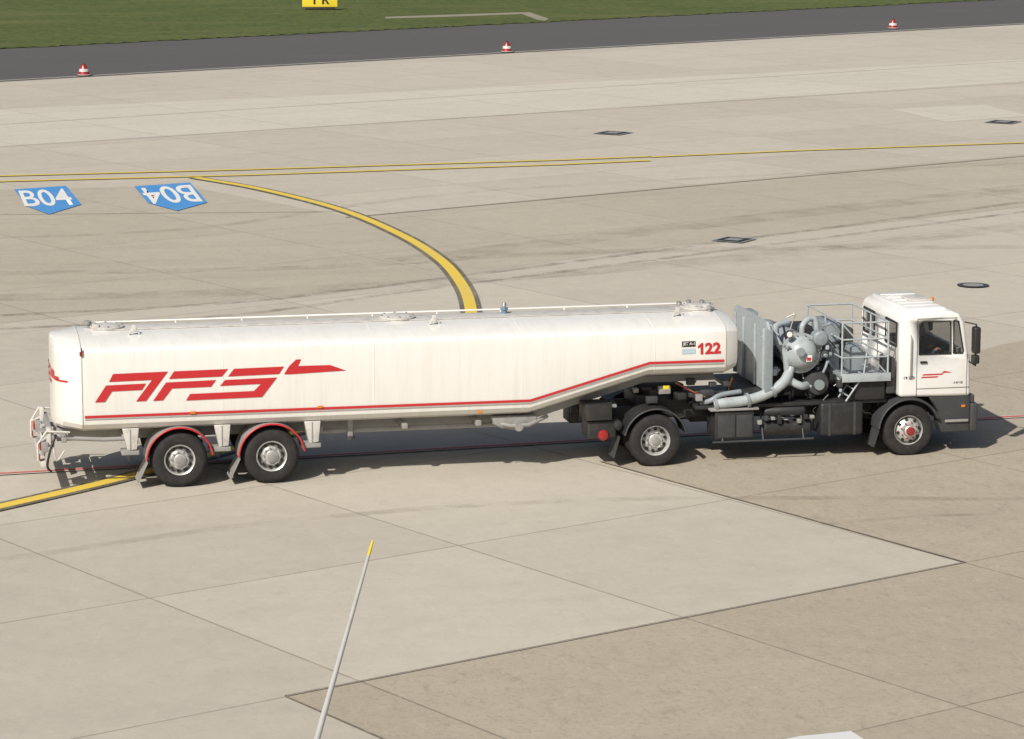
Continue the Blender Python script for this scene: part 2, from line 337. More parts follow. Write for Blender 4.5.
text_quad('fleet_number','22',S(705,354.2,Y),S(721,353.5,Y),S(721,342,Y),S(705,342.8,Y),M_red,T,.04)
plane_poly('fleet_number_one',[S(x,y,Y) for x,y in ((700.6,354.4),(703.3,354.3),(703.3,342.9),(701.3,343.0),(697.8,346.2),(697.8,348.4),(700.6,347.0))],M_red,T)
plane_poly('placard',[S(682,347,Y),S(695.5,346.5,Y),S(695.5,341,Y),S(682,341.5,Y)],M_blkp,T)
text_quad('fuel_grade','JET A-1',S(683,346.3,Y-.004),S(694.5,345.8,Y-.004),S(694.5,342,Y-.004),S(683,342.5,Y-.004),M_white,T)
plane_poly('placard_small',[S(682,354,Y),S(695.5,353.5,Y),S(695.5,348.5,Y),S(682,349,Y)],paint('pale_blue_label',(.45,.55,.62),dirt=.1),T)
for X,r in ((-1.95,.32),(-7.4,.30),(3.9,.32)):
    lathe('manhole_lid',[(r,0),(r,.05),(r*1.05,.06),(r*1.05,.085),(r*.8,.11),(r*.3,.125),(.02,.125)],(X,0,2.77),(0,0,1),M_dwhite,T,seg=28)
    for i in range(8): t=i*.785; lathe('lid_bolt',[(.02,0),(.02,.04)],(X+r*.92*math.cos(t),r*.92*math.sin(t),2.85),(0,0,1),M_mgrey,T,seg=6)
for X in (-7.62,3.75,4.02):
    box('vent_box',X-.06,X+.06,-.25,-.1,2.78,2.92,M_dwhite,T)
lathe('vent_cap',[(.06,0),(.06,.08),(.08,.08),(.08,.13),(.04,.15)],(-7.75,.1,2.80),(0,0,1),M_mgrey,T,seg=16)
lathe('vent_cap',[(.06,0),(.06,.1),(.075,.1),(.075,.14)],(.13,.1,2.79),(0,0,1),M_blul,T,seg=14)
lathe('vent_cap',[(.035,.1),(.035,.16),(.05,.16),(.03,.22)],(.13,.1,2.81),(0,0,1),M_steel,T,seg=14)
for X,y in ((3.62,.3),(3.85,.45),(4.15,.1),(4.05,-.35),(4.1,.4)):
    lathe('valve',[(.04,0),(.04,.10),(.055,.10),(.055,.14),(.03,.16)],(X,y,2.75),(0,0,1),M_steel if y>.2 else M_mgrey,T,seg=12)
for X in (-6.95,-1.35,3.35):
    for d in (-.11,.13): tube('lifting_bracket',[(X+d,-.6,2.74),(X,-.6,2.93)],.018,M_dwhite,T,seg=6)
    box('bracket_plate',X-.04,X+.04,-.62,-.58,2.82,2.95,M_dwhite,T,.004)
tube('roof_rail',[(-7.6,.75,2.72),(-7.55,.75,2.80),(4.0,.75,2.80),(4.05,.75,2.72)],.016,M_white,T,seg=6)
for i in range(10): tube('rail_post',[(-7.3+i*1.25,.75,2.70),(-7.3+i*1.25,.75,2.80)],.014,M_white,T,seg=6)
box('roof_walkway',-7.4,4.0,-.28,.28,2.808,2.823,M_dwhite,T,.004)
box('marker_lamp',-8.0,-7.95,-1.29,-1.25,2.52,2.60,M_redl,T); tube('lamp_stalk',[(-7.96,-1.27,2.58),(-7.96,-1.24,2.66)],.014,M_blkp,T)
for px,py in ((193,412.5),(320,407),(480,412)):
    p=S(px,py,-1.27); box('side_marker',p.x-.05,p.x+.05,-1.285,-1.26,p.z-.022,p.z+.022,M_org,T,.004)
for y in (-.48,.48):
    box('chassis_rail',-8.4,-.0,y-.06,y+.06,.82,1.06,M_mgrey,T)
    prism('gooseneck_rail',[(0,.82),(0,1.06),(.5,1.06),(2.6,1.62),(4.1,1.62),(4.1,1.5),(2.7,1.5),(.6,.9)],y-.06,y+.06,M_mgrey,T)
for x in (-8.3,-7.2,-5.4,-3.6,-2,-.6): box('cross_member',x-.05,x+.05,-1.1,1.1,.9,1.0,M_mgrey,T)
for x0 in (-7.1,-5.42,-3.75):
    for s in (-1,1):
        prism('tank_saddle',[(x0-.15,1.13),(x0+.15,1.13),(x0+.11,.74),(x0-.06,.72)],s*1.05-.14,s*1.05+.14,M_dwhite,T,.01)
        box('saddle_gusset',x0-.02,x0+.0,*sorted((s*1.19,s*1.2)),.74,1.12,M_mgrey,T,.002)
        box('saddle_foot',x0-.17,x0+.15,s*1.05-.16,s*1.05+.16,.64,.72,M_mgrey,T)
for s in (-1,1):
    tube('side_pipe',[(-8.3,s*1.05,.98),(-7.6,s*1.08,.93),(-7.2,s*1.08,.93)],.04,M_mgrey,T)
    tube('long_pipe',[(-3.6,s*.8,.86),(-.2,s*.8,.86),(.2,s*.7,.75)],.05,M_mgrey,T)
    box('landing_leg',-3.05,-2.95,s*.85-.05,s*.85+.05,.75,1.1,M_mgrey,T)
    lathe('leg_foot',[(.09,0),(.09,.05),(.04,.06)],(-3.0,s*.85,.71),(0,0,1),M_plast,T,seg=12)
prism('tank_sump',[(-.35,1.05),(.55,1.05),(.5,.9),(.3,.82),(-.15,.82),(-.3,.9)],-1.05,-.3,M_mgrey,T,.03)
tube('sump_pipe',[(-.3,-.95,.93),(.0,-1.1,.88),(.35,-1.1,.88),(.75,-.9,1.0)],.04,M_mgrey,T)
lathe('hose_coupling',[(.08,0),(.08,.16),(.05,.16),(.05,.22)],(.15,-1.18,.86),(0,1,0),M_steel,T,seg=16)
# rear bumper group
for s in (-1,1):
    box('rear_post',-8.62,-8.54,s*1.05-.12,s*1.05+.12,.85,1.18,M_dwhite,T); box('rear_lamp_box',-8.72,-8.6,s*.98-.24,s*.98+.24,.76,.94,M_mgrey,T)
    box('tail_lamp',-8.75,-8.72,s*.98-.2,s*.98+.02,.79,.91,M_redl,T,.004); box('turn_lamp',-8.75,-8.72,s*.98+.04,s*.98+.2,.79,.91,M_org,T,.004)
    tube('bumper_arm',[(-8.2,s*.6,.95),(-8.6,s*.6,.9),(-8.68,s*.62,.55)],.045,M_mgrey,T)
    tube('lamp_bracket',[(-8.2,s*1.15,1.1),(-8.62,s*1.18,1.14),(-8.78,s*1.12,.9),(-8.78,s*1.12,.6)],.02,M_dwhite,T)
    box('reflector_board',-8.76,-8.745,s*1.1-.10,s*1.1+.10,.60,.70,M_redl,T,.004)
    tube('bracket_strut',[(-8.78,s*1.12,.9),(-8.5,s*.9,1.05)],.018,M_dwhite,T,seg=6)
box('underrun_bar',-8.74,-8.64,-1.2,1.2,.48,.59,M_dwhite,T); box('rear_crossbeam',-8.56,-8.48,-1.15,1.15,.92,1.06,M_mgrey,T)
box('licence_plate',-8.66,-8.645,-.3,.3,.7,.86,M_white,T,.004)
for z in (.66,.84): box('rear_step',-8.7,-8.5,.2,.7,z,z+.03,M_mgrey,T,.004)
tube('rear_hose',[(-8.45,-1.1,1.05),(-8.56,-1.2,.8),(-8.62,-1.18,.5),(-8.55,-1.15,.38)],.022,M_blkp,T,smoothpath=True)
tube('rear_hose',[(-8.45,-.9,1.0),(-8.5,-1.15,.85),(-8.45,-1.2,.6),(-8.3,-1.1,.75)],.018,M_dwhite,T,smoothpath=True)
# wheels
def wheel(x,s,style='t',r=.515,dual=True):
    yf=s*1.24; ax=(0,-s,0); org=(x,yf,r)
    lathe('tyre',[(.285,.03),(.30,.005),(.34,-.008),(.43,-.01),(.455,.0),(.485,.018),(r-.012,.05),(r,.075),(r,.12),(r-.012,.122),(r-.012,.135),(r,.137),(r,.19),(r-.012,.192),(r-.012,.205),(r,.207),(r-.006,.27),(.46,.31),(.29,.31)],org,ax,M_rub,T,seg=56,caps=False)
    if dual: lathe('inner_tyre',[(.29,.34),(.46,.34),(r,.4),(r,.58),(.46,.63),(.29,.63)],org,ax,M_rub,T,seg=40)
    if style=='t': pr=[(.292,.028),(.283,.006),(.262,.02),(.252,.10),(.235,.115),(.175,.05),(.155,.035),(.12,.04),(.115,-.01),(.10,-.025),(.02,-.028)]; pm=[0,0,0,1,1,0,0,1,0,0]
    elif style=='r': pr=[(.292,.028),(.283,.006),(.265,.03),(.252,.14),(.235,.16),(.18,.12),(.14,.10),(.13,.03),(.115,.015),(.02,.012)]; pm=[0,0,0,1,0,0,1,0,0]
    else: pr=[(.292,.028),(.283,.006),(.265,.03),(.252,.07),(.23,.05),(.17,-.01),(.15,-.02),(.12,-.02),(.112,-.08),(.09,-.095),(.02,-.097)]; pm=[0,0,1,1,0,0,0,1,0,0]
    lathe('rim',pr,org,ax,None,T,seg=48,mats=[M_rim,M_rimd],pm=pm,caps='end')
    def depth(rr):
        for (r1,h1),(r2,h2) in zip(pr,pr[1:]):
            if r2<=rr<=r1: return h1+(h2-h1)*(r1-rr)/(r1-r2)
        return 0
    nh=10 if style!='f' else 8
    for i in range(nh):
        t=2*math.pi*i/nh+.2; rr=.210; cx,cz=x+rr*math.cos(t),r+rr*math.sin(t)
        lathe('hand_hole',[(.031,0),(.031,.03)],(cx,yf-s*(depth(rr)+.006),cz),(0,s,0),M_blkp,T,seg=12)
        t+=.31; rr=.160
        lathe('wheel_nut',[(.015,0),(.015,.03),(.006,.034)],(x+rr*math.cos(t),yf-s*depth(rr),r+rr*math.sin(t)),(0,s,0),M_steel if style!='f' else M_redl,T,seg=6)
    lathe('hub_cap',[(.085,0),(.085,.02),(.06,.03)],(x,yf+s*{'t':.026,'r':-.014,'f':.095}[style],r),(0,s,0),M_redl if style=='f' else M_mgrey,T,seg=20)
XT=(S(180,461).x,S(272,458).x); XR=S(656,440).x; XF=S(909,430).x
for s in (-1,1):
    for x in XT: wheel(x,s,'t')
    wheel(XR,s,'r',.50); wheel(XF,s,'f',.50,False)
for x,r in ((XT[0],.515),(XT[1],.515),(XR,.5),(XF,.5)): tube('axle',[(x,-.95,r),(x,.95,r)],.075,M_dark,T)
for x in XT:
    for s in (-1,1): box('spring_pack',x-.5,x+.5,s*.5-.05,s*.5+.05,.62,.74,M_dark,T)
def fender(name,x,z,R,a0,a1,y0,y1,mat,edge=None,th=.02):
    v=[];f=[];K=20
    for i in range(K+1):
        t=math.radians(a0+(a1-a0)*i/K); c,s=math.cos(t),math.sin(t)
        v+=[(x+R*c,y0,z+R*s),(x+R*c,y1,z+R*s),(x+(R+th)*c,y1,z+(R+th)*s),(x+(R+th)*c,y0,z+(R+th)*s)]
        if i:
            b=4*i
            for k in range(4): f.append((b-4+k,b-4+(k+1)%4,b+(k+1)%4,b+k))
    f+= [(0,1,2,3),(4*K,4*K+1,4*K+2,4*K+3)]
    obj(name,v,f,mat,T,smooth=True)
    if edge:
        tube(name+'_edge',[(x+(R+.01)*math.cos(math.radians(a0+(a1-a0)*i/K)),y0,z+(R+.01)*math.sin(math.radians(a0+(a1-a0)*i/K))) for i in range(K+1)],.017,edge,T,seg=8)
for x in XT:
    for s in (-1,1):
        fender('mudguard',x,.515,.60,8,178,s*1.28,s*.62,M_mgrey,M_red)
        obj('mud_flap',[(x-.6,s*1.26,.5),(x-.6,s*.7,.5),(x-.78,s*.7,.12),(x-.78,s*1.26,.12),(x-.58,s*1.26,.5),(x-.58,s*.7,.5),(x-.76,s*.7,.12),(x-.76,s*1.26,.12)],[(0,1,2,3),(4,5,6,7),(0,4,7,3),(1,5,6,2),(0,1,5,4),(3,2,6,7)],M_mgrey,T)
# ---- tractor
for y in (-.4,.4): box('tractor_rail',1.5,9.0,y-.05,y+.05,.78,1.02,M_dark,T)
for x in (1.7,3.2,4.6,6,7): box('tractor_cross',x-.06,x+.06,-.4,.4,.8,1.0,M_dark,T)
for s in (-1,1):
    fender('rear_fender',XR,.5,.60,12,168,s*1.24,s*.65,M_dark,M_plast,.03)
    box('tail_bracket',1.45,1.95,s*.85-.3,s*.85+.3,.92,1.22,M_dark,T)
    box('tail_box',1.5,2.05,s*.8-.28,s*.8+.28,.55,.9,M_dark,T,.03)
    lathe('air_reservoir',[(.02,0),(.08,.02),(.105,.06),(.105,.5),(.1,.54),(.02,.56)],(1.8,s*1.16,.62),(0,-s,0),M_redl,T,seg=20)
    lathe('air_reservoir',[(.02,0),(.08,.02),(.1,.06),(.1,.5),(.08,.54),(.02,.56)],(2.08,s*1.14,.80),(0,-s,0),M_dark,T,seg=20)
    obj('tractor_mud_flap',[(2.1,s*1.2,.6),(2.1,s*.7,.6),(1.98,s*.7,.18),(1.98,s*1.2,.18)],[(0,1,2,3)],M_plast,T)
    fender('front_arch',XF,.5,.60,20,175,s*1.27,s*.8,M_plast,M_plast,.04)
    obj('front_flap',[(XF-.6,s*1.24,.6),(XF-.6,s*.85,.6),(XF-.72,s*.85,.2),(XF-.72,s*1.24,.2),(XF-.57,s*1.24,.6),(XF-.57,s*.85,.6),(XF-.69,s*.85,.2),(XF-.69,s*1.24,.2)],[(0,1,2,3),(4,5,6,7),(0,4,7,3),(1,5,6,2),(0,1,5,4),(3,2,6,7)],M_plast,T)
lathe('fifth_wheel',[(.5,0),(.5,.1),(.45,.12),(.05,.12)],(XR+.35,0,1.25),(0,0,1),M_dark,T,seg=30); box('fifth_wheel_base',XR-.2,XR+.9,-.5,.5,1.02,1.25,M_dark,T)
box('deck_plate',3.6,7.4,-1.05,1.05,1.03,1.10,M_dark,T)
for i in range(26):
    x=1.7+random.random()*2.5; z=1.05+random.random()*min(.45,max(.05,(x-1.6)*.35)); y=-1.1+random.random()*.6
    l=.08+random.random()*.2; box('coupling_fitting',x,x+l,y,y+.12,z,z+.05+random.random()*.1,random.choice([M_dark,M_dark,M_dark,M_mgrey,M_plast,M_dwhite,M_plast]),T,.008)
for i,c_ in enumerate((M_redl,M_yelp,M_blkp)):
    tube('air_line',[(4.5,-.5+.1*i,1.5),(4.2,-.8,1.15-.03*i),(3.7,-.9,1.3),(3.3,-.8+.1*i,1.5)],.012,c_,T,smoothpath=True,seg=6)
box('yellow_tag',2.95,3.07,-1.11,-1.10,1.46,1.53,M_yelp,T,.002)
for s in (-1,1):
    def bx(n_,x0,x1,a,b,z0,z1,mm,bv=.02):
        y0,y1=sorted((s*a,s*b)); return box(n_,x0,x1,y0,y1,z0,z1,mm,T,bv)
    bx('valve_cabinet',3.95,4.72,.6,1.2,.46,1.0,M_dark); bx('cabinet_door',4.0,4.34,1.2,1.215,.5,.93,M_plast,.005); bx('cabinet_door',4.37,4.68,1.2,1.215,.5,.93,M_plast,.005)
    bx('cabinet_shelf',3.85,4.8,.7,1.24,1.02,1.06,M_mgrey,.006)
    bx('battery_box',6.05,6.9,.6,1.18,.45,1.08,M_dark,.05); bx('tank_strap',6.2,6.25,1.175,1.19,.45,1.08,M_plast,.003); bx('tank_strap',6.7,6.75,1.175,1.19,.45,1.08,M_plast,.003)
    lathe('air_tank',[(.02,0),(.11,.02),(.15,.07),(.15,.95),(.11,1.0),(.02,1.02)],(4.9,s*1.0,.62),(1,0,0),M_dark,T,seg=24)
    lathe('air_tank_upper',[(.02,0),(.09,.02),(.12,.07),(.12,.8),(.09,.84),(.02,.86)],(4.95,s*.95,.92),(1,0,0),M_dark,T,seg=24)
    tube('guard_rail',[(3.9,s*1.22,.42),(5.9,s*1.22,.42)],.02,M_plast,T)
    for x in (4.1,4.9,5.7): tube('guard_post',[(x,s*1.22,.42),(x,s*1.0,.9)],.02,M_plast,T)
    for i in range(9): bx('small_fitting',4.8+i*.13,4.88+i*.13,1.1,1.2,.72+.07*(i%3),.80+.08*(i%2),(M_mgrey,M_plast,M_steel,M_dark)[i%4],.01)
XB=4.97
prism_v=[(XB,-1.2,1.35),(XB,-1.2,2.55),(XB,-1.05,2.68),(XB,1.05,2.68),(XB,1.2,2.55),(XB,1.2,1.35)]
obj('bulkhead_plate',[(a,b,c) for a,b,c in prism_v]+[(a+.05,b,c) for a,b,c in prism_v],[(0,1,2,3,4,5),(11,10,9,8,7,6)]+[(i,(i+1)%6,(i+1)%6+6,i+6) for i in range(6)],M_lgrey,T)
for y in (-1.0,-.4,.4,1.0): box('bulkhead_rib',XB-.05,XB-.002,y-.02,y+.02,1.36,2.55,M_lgrey,T,.005)
box('bulkhead_flange',XB-.06,XB+.09,-1.24,-1.203,1.35,2.55,M_grey,T,.006)
box('bulkhead_skirt',XB-.5,XB+.05,-1.0,1.0,1.25,1.33,M_dark,T)
tube('delivery_pipe',[(3.95,-1.12,1.12),(4.15,-1.15,1.16),(4.6,-1.15,1.20),(5.0,-1.15,1.32),(5.3,-1.12,1.5),(5.45,-1.0,1.65)],.10,M_lgrey,T,seg=16,smoothpath=True)
for p_,d_ in (((3.98,-1.12,1.12),(1,-.05,.2)),((4.6,-1.15,1.20),(1,0,.2)),((5.08,-1.14,1.36),(1,.1,.6))): lathe('pipe_flange',[(.14,-.025),(.14,.025)],p_,d_,M_grey,T,seg=20)
tube('lower_pipe',[(3.75,-.9,1.12),(3.9,-1.05,1.2),(4.1,-1.05,1.3),(4.5,-1.0,1.34)],.05,M_grey,T,smoothpath=True)
tube('intake_pipe',[(5.45,-.9,1.7),(5.4,-.9,2.0),(5.25,-.8,2.3),(5.3,-.6,2.5),(5.6,-.4,2.55)],.065,M_lgrey,T,seg=14,smoothpath=True)
fx,fz=5.72,2.02
lathe('filter_vessel',[(.02,-.26),(.15,-.24),(.25,-.17),(.31,-.06),(.33,0),(.39,0),(.39,.05),(.33,.06),(.33,1.5),(.25,1.65),(.02,1.7)],(fx,-.88,fz),(0,1,0),M_lgrey,T,seg=40)
for i in range(14):
    t=i*2*math.pi/14; lathe('flange_bolt',[(.016,0),(.016,.03)],(fx+.36*math.cos(t),-.885,fz+.36*math.sin(t)),(0,-1,0),M_steel,T,seg=6)
lathe('vessel_nozzle',[(.06,0),(.06,.10),(.08,.10),(.08,.14)],(fx-.1,-1.1,fz+.08),(0,-1,0),M_grey,T,seg=20)
box('hazard_label',fx+.03,fx+.14,-1.155,-1.145,fz-.12,fz-.0,M_white,T,.002); box('hazard_label_red',fx+.04,fx+.12,-1.162,-1.156,fz-.1,fz-.04,M_red,T,.002)
tube('vessel_outlet',[(fx-.2,-.9,1.75),(fx-.25,-1.0,1.55),(fx-.05,-1.05,1.42),(fx+.15,-.9,1.4)],.075,M_lgrey,T,seg=14,smoothpath=True)
tube('vessel_top_pipe',[(fx+.1,-.6,2.35),(fx+.12,-.6,2.52),(fx+.3,-.5,2.62),(fx+.42,-.5,2.48),(fx+.42,-.55,1.6)],.055,M_lgrey,T,seg=12,smoothpath=True)
lathe('meter_body',[(.02,0),(.12,.02),(.15,.05),(.15,.28),(.12,.32),(.02,.34)],(fx+.38,-1.0,2.3),(0,1,0),M_grey,T,seg=24)
lathe('gauge',[(.075,0),(.075,.05)],(fx-.28,-1.0,2.42),(0,-1,0),M_plast,T,seg=20); lathe('gauge_face',[(.055,0),(.055,.006)],(fx-.28,-1.052,2.42),(0,-1,0),M_white,T,seg=20)
lathe('second_vessel',[(.02,0),(.2,.03),(.27,.12),(.27,1.0),(.2,1.1),(.02,1.13)],(5.35,.45,1.35),(0,0,1),M_grey,T,seg=28)
lathe('pump_housing',[(.02,0),(.2,.02),(.24,.1),(.24,.4),(.1,.45),(.1,.7)],(6.05,-1.0,1.42),(0,1,0),M_plast,T,seg=26)
lathe('pump_flange',[(.1,0),(.1,.05)],(6.05,-1.02,1.42),(0,-1,0),M_grey,T,seg=20)
box('engine_block',5.1,6.4,-.6,.6,1.1,1.75,M_dark,T,.04); box('engine_upper',5.15,6.3,.2,.9,1.75,2.35,M_dark,T,.04)
box('control_cabinet',6.35,6.62,-.5,.5,1.4,2.5,M_grey,T,.02); box('cabinet_upper',5.1,5.3,.6,1.1,1.5,2.6,M_grey,T)
for i in range(34):
    x=5.1+random.random()*1.4; z=1.2+random.random()*1.35; y=-1.1+random.random()*.9
    p0=Vector((x,y,z)); d=Vector((random.uniform(-.3,.3),random.uniform(-.05,.25),random.uniform(-.4,.4)))
    d2=Vector((random.uniform(-.25,.25),random.uniform(-.05,.2),random.uniform(-.25,.25)))
    tube('hose',[p0,p0+d*.6,p0+d,p0+d+d2],random.choice([.01,.014,.022,.03]),random.choice([M_dark,M_dark,M_dark,M_grey,M_lgrey,M_steel,M_plast]),T,seg=7,smoothpath=True)
for i in range(32):
    x=5.03+random.random()*1.5; z=1.12+random.random()*1.1; y=-1.02+random.random()*.6; l=.04+random.random()*.08
    if i%3==0: lathe('valve_wheel',[(l*.4,0),(l*.8,.0),(l*.8,.03),(l*.4,.04),(l*.4,.1)],(x,y,z),(random.uniform(-.6,.6),-1,random.uniform(-.5,.5)),random.choice([M_grey,M_lgrey,M_steel,M_redl]),T,seg=14)
    else: box('valve_block',x,x+l,y,y+l,z,z+l*1.2,random.choice([M_dark,M_grey,M_lgrey,M_plast]),T,.01)
PX0,PX1=6.45,7.42
box('platform_floor',PX0,PX1,-1.2,1.1,1.55,1.6,M_grey,T,.006); box('platform_skirt',PX0,PX1,-1.22,-1.2,1.48,1.64,M_lgrey,T,.003)
box('platform_box',6.75,7.35,-1.1,1.0,1.1,1.54,M_dark,T,.02)
for y in (-1.18,1.08,-.1):
    for x in (PX0,PX1-.05): tube('rail_post',[(x,y,1.6),(x,y,2.62)],.02,M_lgrey,T,seg=8)
    if y!=-.1:
        for z in (2.62,2.3,1.95): tube('hand_rail',[(PX0,y,z),(PX1-.05,y,z)],.018,M_lgrey,T,seg=8)
for x in (PX0,PX1-.05):
    for z in (2.62,2.3,1.95): tube('hand_rail',[(x,-1.18,z),(x,1.08,z)],.018,M_lgrey,T,seg=8)
tube('rail_brace',[(PX0,-1.19,2.6),(PX1-.1,-1.19,1.65)],.016,M_lgrey,T)
for y in (-1.15,-.7): tube('step_rail',[(6.55,y,1.1),(6.9,y,1.6),(7.0,y,2.4)],.018,M_lgrey,T)
for k in range(5): tube('step',[(6.6+.09*k,-1.15,1.2+.14*k),(6.6+.09*k,-.7,1.2+.14*k)],.016,M_lgrey,T,seg=6)
box('tool_locker',6.7,7.0,-.9,-.3,1.6,2.1,M_grey,T,.02); box('reel_cover',6.62,7.1,.1,.9,1.6,2.3,M_plast,T,.05)
# ---- cab (hollow shell with real window openings)
C0,C1=7.60,9.03
prof=[(C0,1.14),(C0,2.58),(C0+.04,2.70),(C0+.16,2.765),(C1-.42,2.79),(C1-.24,2.74),(C1-.14,2.58),(C1-.05,1.98),(C1-.01,1.84),(C1+.02,1.12)]
cab=prism('cab_body',prof,-1.22,1.22,M_white,T,.07)
w1=[(C0+.38,1.97),(C0+.38,2.55),(C0+.44,2.60),(C0+1.0,2.60),(C0+1.02,1.97)]
w2=[(C0+1.07,1.97),(C0+1.07,2.60),(C1-.27,2.59),(C1-.16,2.02),(C1-.18,1.97)]
cut=[prism('c',[(C0+.06,1.2),(C0+.06,2.66),(C0+.2,2.70),(C1-.4,2.72),(C1-.22,2.55),(C1-.13,1.98),(C1-.08,1.84),(C1-.06,1.2)],-1.16,1.16,M_inl),
     prism('c',w1,-1.4,1.4,M_white),prism('c',w2,-1.4,1.4,M_white),
     prism('c',[(C1-.4,2.00),(C1-.4,2.56),(C1+.2,2.56),(C1+.2,2.00)],-1.06,1.06,M_white),
     box('c',C0-.1,C0+.1,-1.0,-.35,2.12,2.55,M_white,None,0),box('c',C0-.1,C0+.1,.35,1.0,2.12,2.55,M_white,None,0)]
for c_ in cut:
    md=cab.modifiers.new('b','BOOLEAN'); md.operation='DIFFERENCE'; md.object=c_; md.solver='EXACT'
bpy.context.view_layer.update()
nm_=D.meshes.new_from_object(cab.evaluated_get(bpy.context.evaluated_depsgraph_get())); cab.modifiers.clear(); cab.data=nm_
for c_ in cut: D.objects.remove(c_)
prism('roof_crown',[(C0+.12,2.74),(C0+.18,2.83),(C1-.5,2.85),(C1-.34,2.74)],-1.05,1.05,M_white,T,.04)
for y in (-.7,-.35,0,.35,.7): box('roof_rib',C0+.22,C1-.5,y-.02,y+.02,2.835,2.855,M_white,T,.006)
box('roof_hatch',C0+.5,C0+.95,-.3,.3,2.84,2.885,M_dwhite,T,.02)
lathe('roof_marker',[(.035,0),(.035,.05),(.02,.07)],(C1-.45,-.2,2.84),(0,0,1),M_org,T,seg=12)
def grow(pl,g):
    cx=sum(p[0] for p in pl)/len(pl); cz=sum(p[1] for p in pl)/len(pl)
    return [(p[0]+(g if p[0]>cx else -g),p[1]+(g if p[1]>cz else -g)) for p in pl]
for s in (-1,1):
    yy=s*1.222
    for wn,wp in (('door_window',w1),('quarter_window',w2)):
        obj(wn,[(x,s*1.2,z) for x,z in grow(wp,.01)],[tuple(range(len(wp)))],M_cglass,T)
        lp=[(x,yy,z) for x,z in wp]; tube('window_seal',lp+[lp[0]],.014,M_blkp,T,seg=6,caps=False)
    for a_,b_ in (((C0+.34,1.16),(C0+.34,2.66)),((C1-.08,1.16),(C1-.08,1.95)),((C0+.34,2.66),(C1-.30,2.66)),((C0+.34,1.30),(C1-.02,1.30))):
        tube('door_gap',[(a_[0],yy,a_[1]),(b_[0],yy,b_[1])],.006,M_plast,T,seg=5)
    box('door_handle',C0+.4,C0+.54,*sorted((yy,yy+s*.03)),1.80,1.84,M_blkp,T,.008)
    for pl in ([(C0+.45,1.56),(C0+.85,1.56),(C0+.88,1.585),(C0+.48,1.585)],[(C0+.42,1.51),(C0+.75,1.51),(C0+.78,1.535),(C0+.45,1.535)],[(C0+.85,1.595),(C0+1.05,1.60),(C0+.92,1.63),(C0+.88,1.63)]):
        prism('door_logo',pl,yy,yy+s*.004,M_red,T)
    tube('grab_handle',[(C0+.2,yy,1.5),(C0+.2,yy+s*.05,1.55),(C0+.2,yy+s*.05,2.3),(C0+.2,yy,2.35)],.011,M_mgrey,T,seg=6)
    box('mirror_housing',C1-.03,C1+.11,*sorted((s*1.27,s*1.46)),1.98,2.50,M_blkp,T,.04); box('wide_mirror',C1-.03,C1+.10,*sorted((s*1.28,s*1.44)),1.78,1.95,M_blkp,T,.03)
    tube('mirror_arm',[(C1-.14,s*1.2,2.57),(C1+.04,s*1.36,2.54),(C1+.04,s*1.36,1.74),(C1-.04,s*1.2,1.8)],.014,M_blkp,T,seg=8)
    prism('front_skirt',[(XF+.62,.60),(XF+.60,.85),(XF+.5,1.0),(XF+.4,1.13),(C1+.02,1.13),(C1+.02,.42),(XF+.68,.42)],s*1.18,s*.9,M_plast,T,.02)
    box('cab_step',XF+.74,C1-.02,*sorted((s*1.19,s*1.225)),.62,.67,M_mgrey,T,.008)
    box('side_lamp',C1-.16,C1-.08,*sorted((s*1.18,s*1.2)),.90,.95,M_org,T,.006)
    y0,y1=sorted((s*.34,s*1.01)); lp=[(C0-.004,y0,2.11),(C0-.004,y1,2.11),(C0-.004,y1,2.56),(C0-.004,y0,2.56)]
    obj('rear_window',[(C0+.02,y,z) for _,y,z in lp],[(0,1,2,3)],M_cglass,T); tube('rear_window_seal',lp+[lp[0]],.02,M_blkp,T,seg=6,caps=False)
    box('headlamp',C1+.16,C1+.19,*sorted((s*.7,s*1.08)),.68,.88,M_steel,T,.02)
    box('seat_base',C0+.35,C0+.85,*sorted((s*.3,s*.85)),1.4,1.62,M_int,T,.05); prism('seat_back',[(C0+.28,1.6),(C0+.42,1.6),(C0+.3,2.25),(C0+.18,2.25)],s*.33,s*.82,M_int,T,.05)
    prism('headrest',[(C0+.2,2.27),(C0+.31,2.27),(C0+.28,2.45),(C0+.17,2.45)],s*.46,s*.7,M_int,T,.03)
box('front_bumper',C1+.02,C1+.17,-1.23,1.23,.42,.98,M_plast,T,.04); box('bumper_top',C1+.025,C1+.10,-1.20,1.20,.985,1.14,M_plast,T,.02)
obj('windscreen',[(C1-.13,-1.07,2.57),(C1-.045,-1.07,1.99),(C1-.045,1.07,1.99),(C1-.13,1.07,2.57)],[(0,1,2,3)],M_cglass,T)
box('cab_floor',C0+.1,C1-.1,-1.1,1.1,1.21,1.26,M_blkp,T,0); box('dashboard',C1-.38,C1-.14,-1.1,1.1,1.6,1.92,M_plast,T,.04)
sw=Vector((C1-.52,-.57,1.93)); ax_=Vector((-.45,0,1)).normalized(); u_=Vector((0,1,0)); v_=ax_.cross(u_)
ring=[sw+(u_*math.cos(t*.3927)+v_*math.sin(t*.3927))*.22 for t in range(16)]; tube('steering_wheel',ring+[ring[0]],.014,M_blkp,T,seg=6,caps=False)
tube('steering_column',[sw,sw-ax_*.35+Vector((.1,0,0))],.03,M_blkp,T); tube('wheel_spoke',[ring[0],ring[8]],.012,M_blkp,T,seg=6)
for z in (1.25,1.37,1.49,1.61): box('grille_bar',C1+.01,C1+.04,-.85,.85,z,z+.06,M_blkp,T,.008)
text_quad('registration_text','K AF 122',Vector((C1-.34,-1.228,1.38)),Vector((C1-.16,-1.228,1.38)),Vector((C1-.16,-1.228,1.42)),Vector((C1-.34,-1.228,1.42)),M_blkp,T)
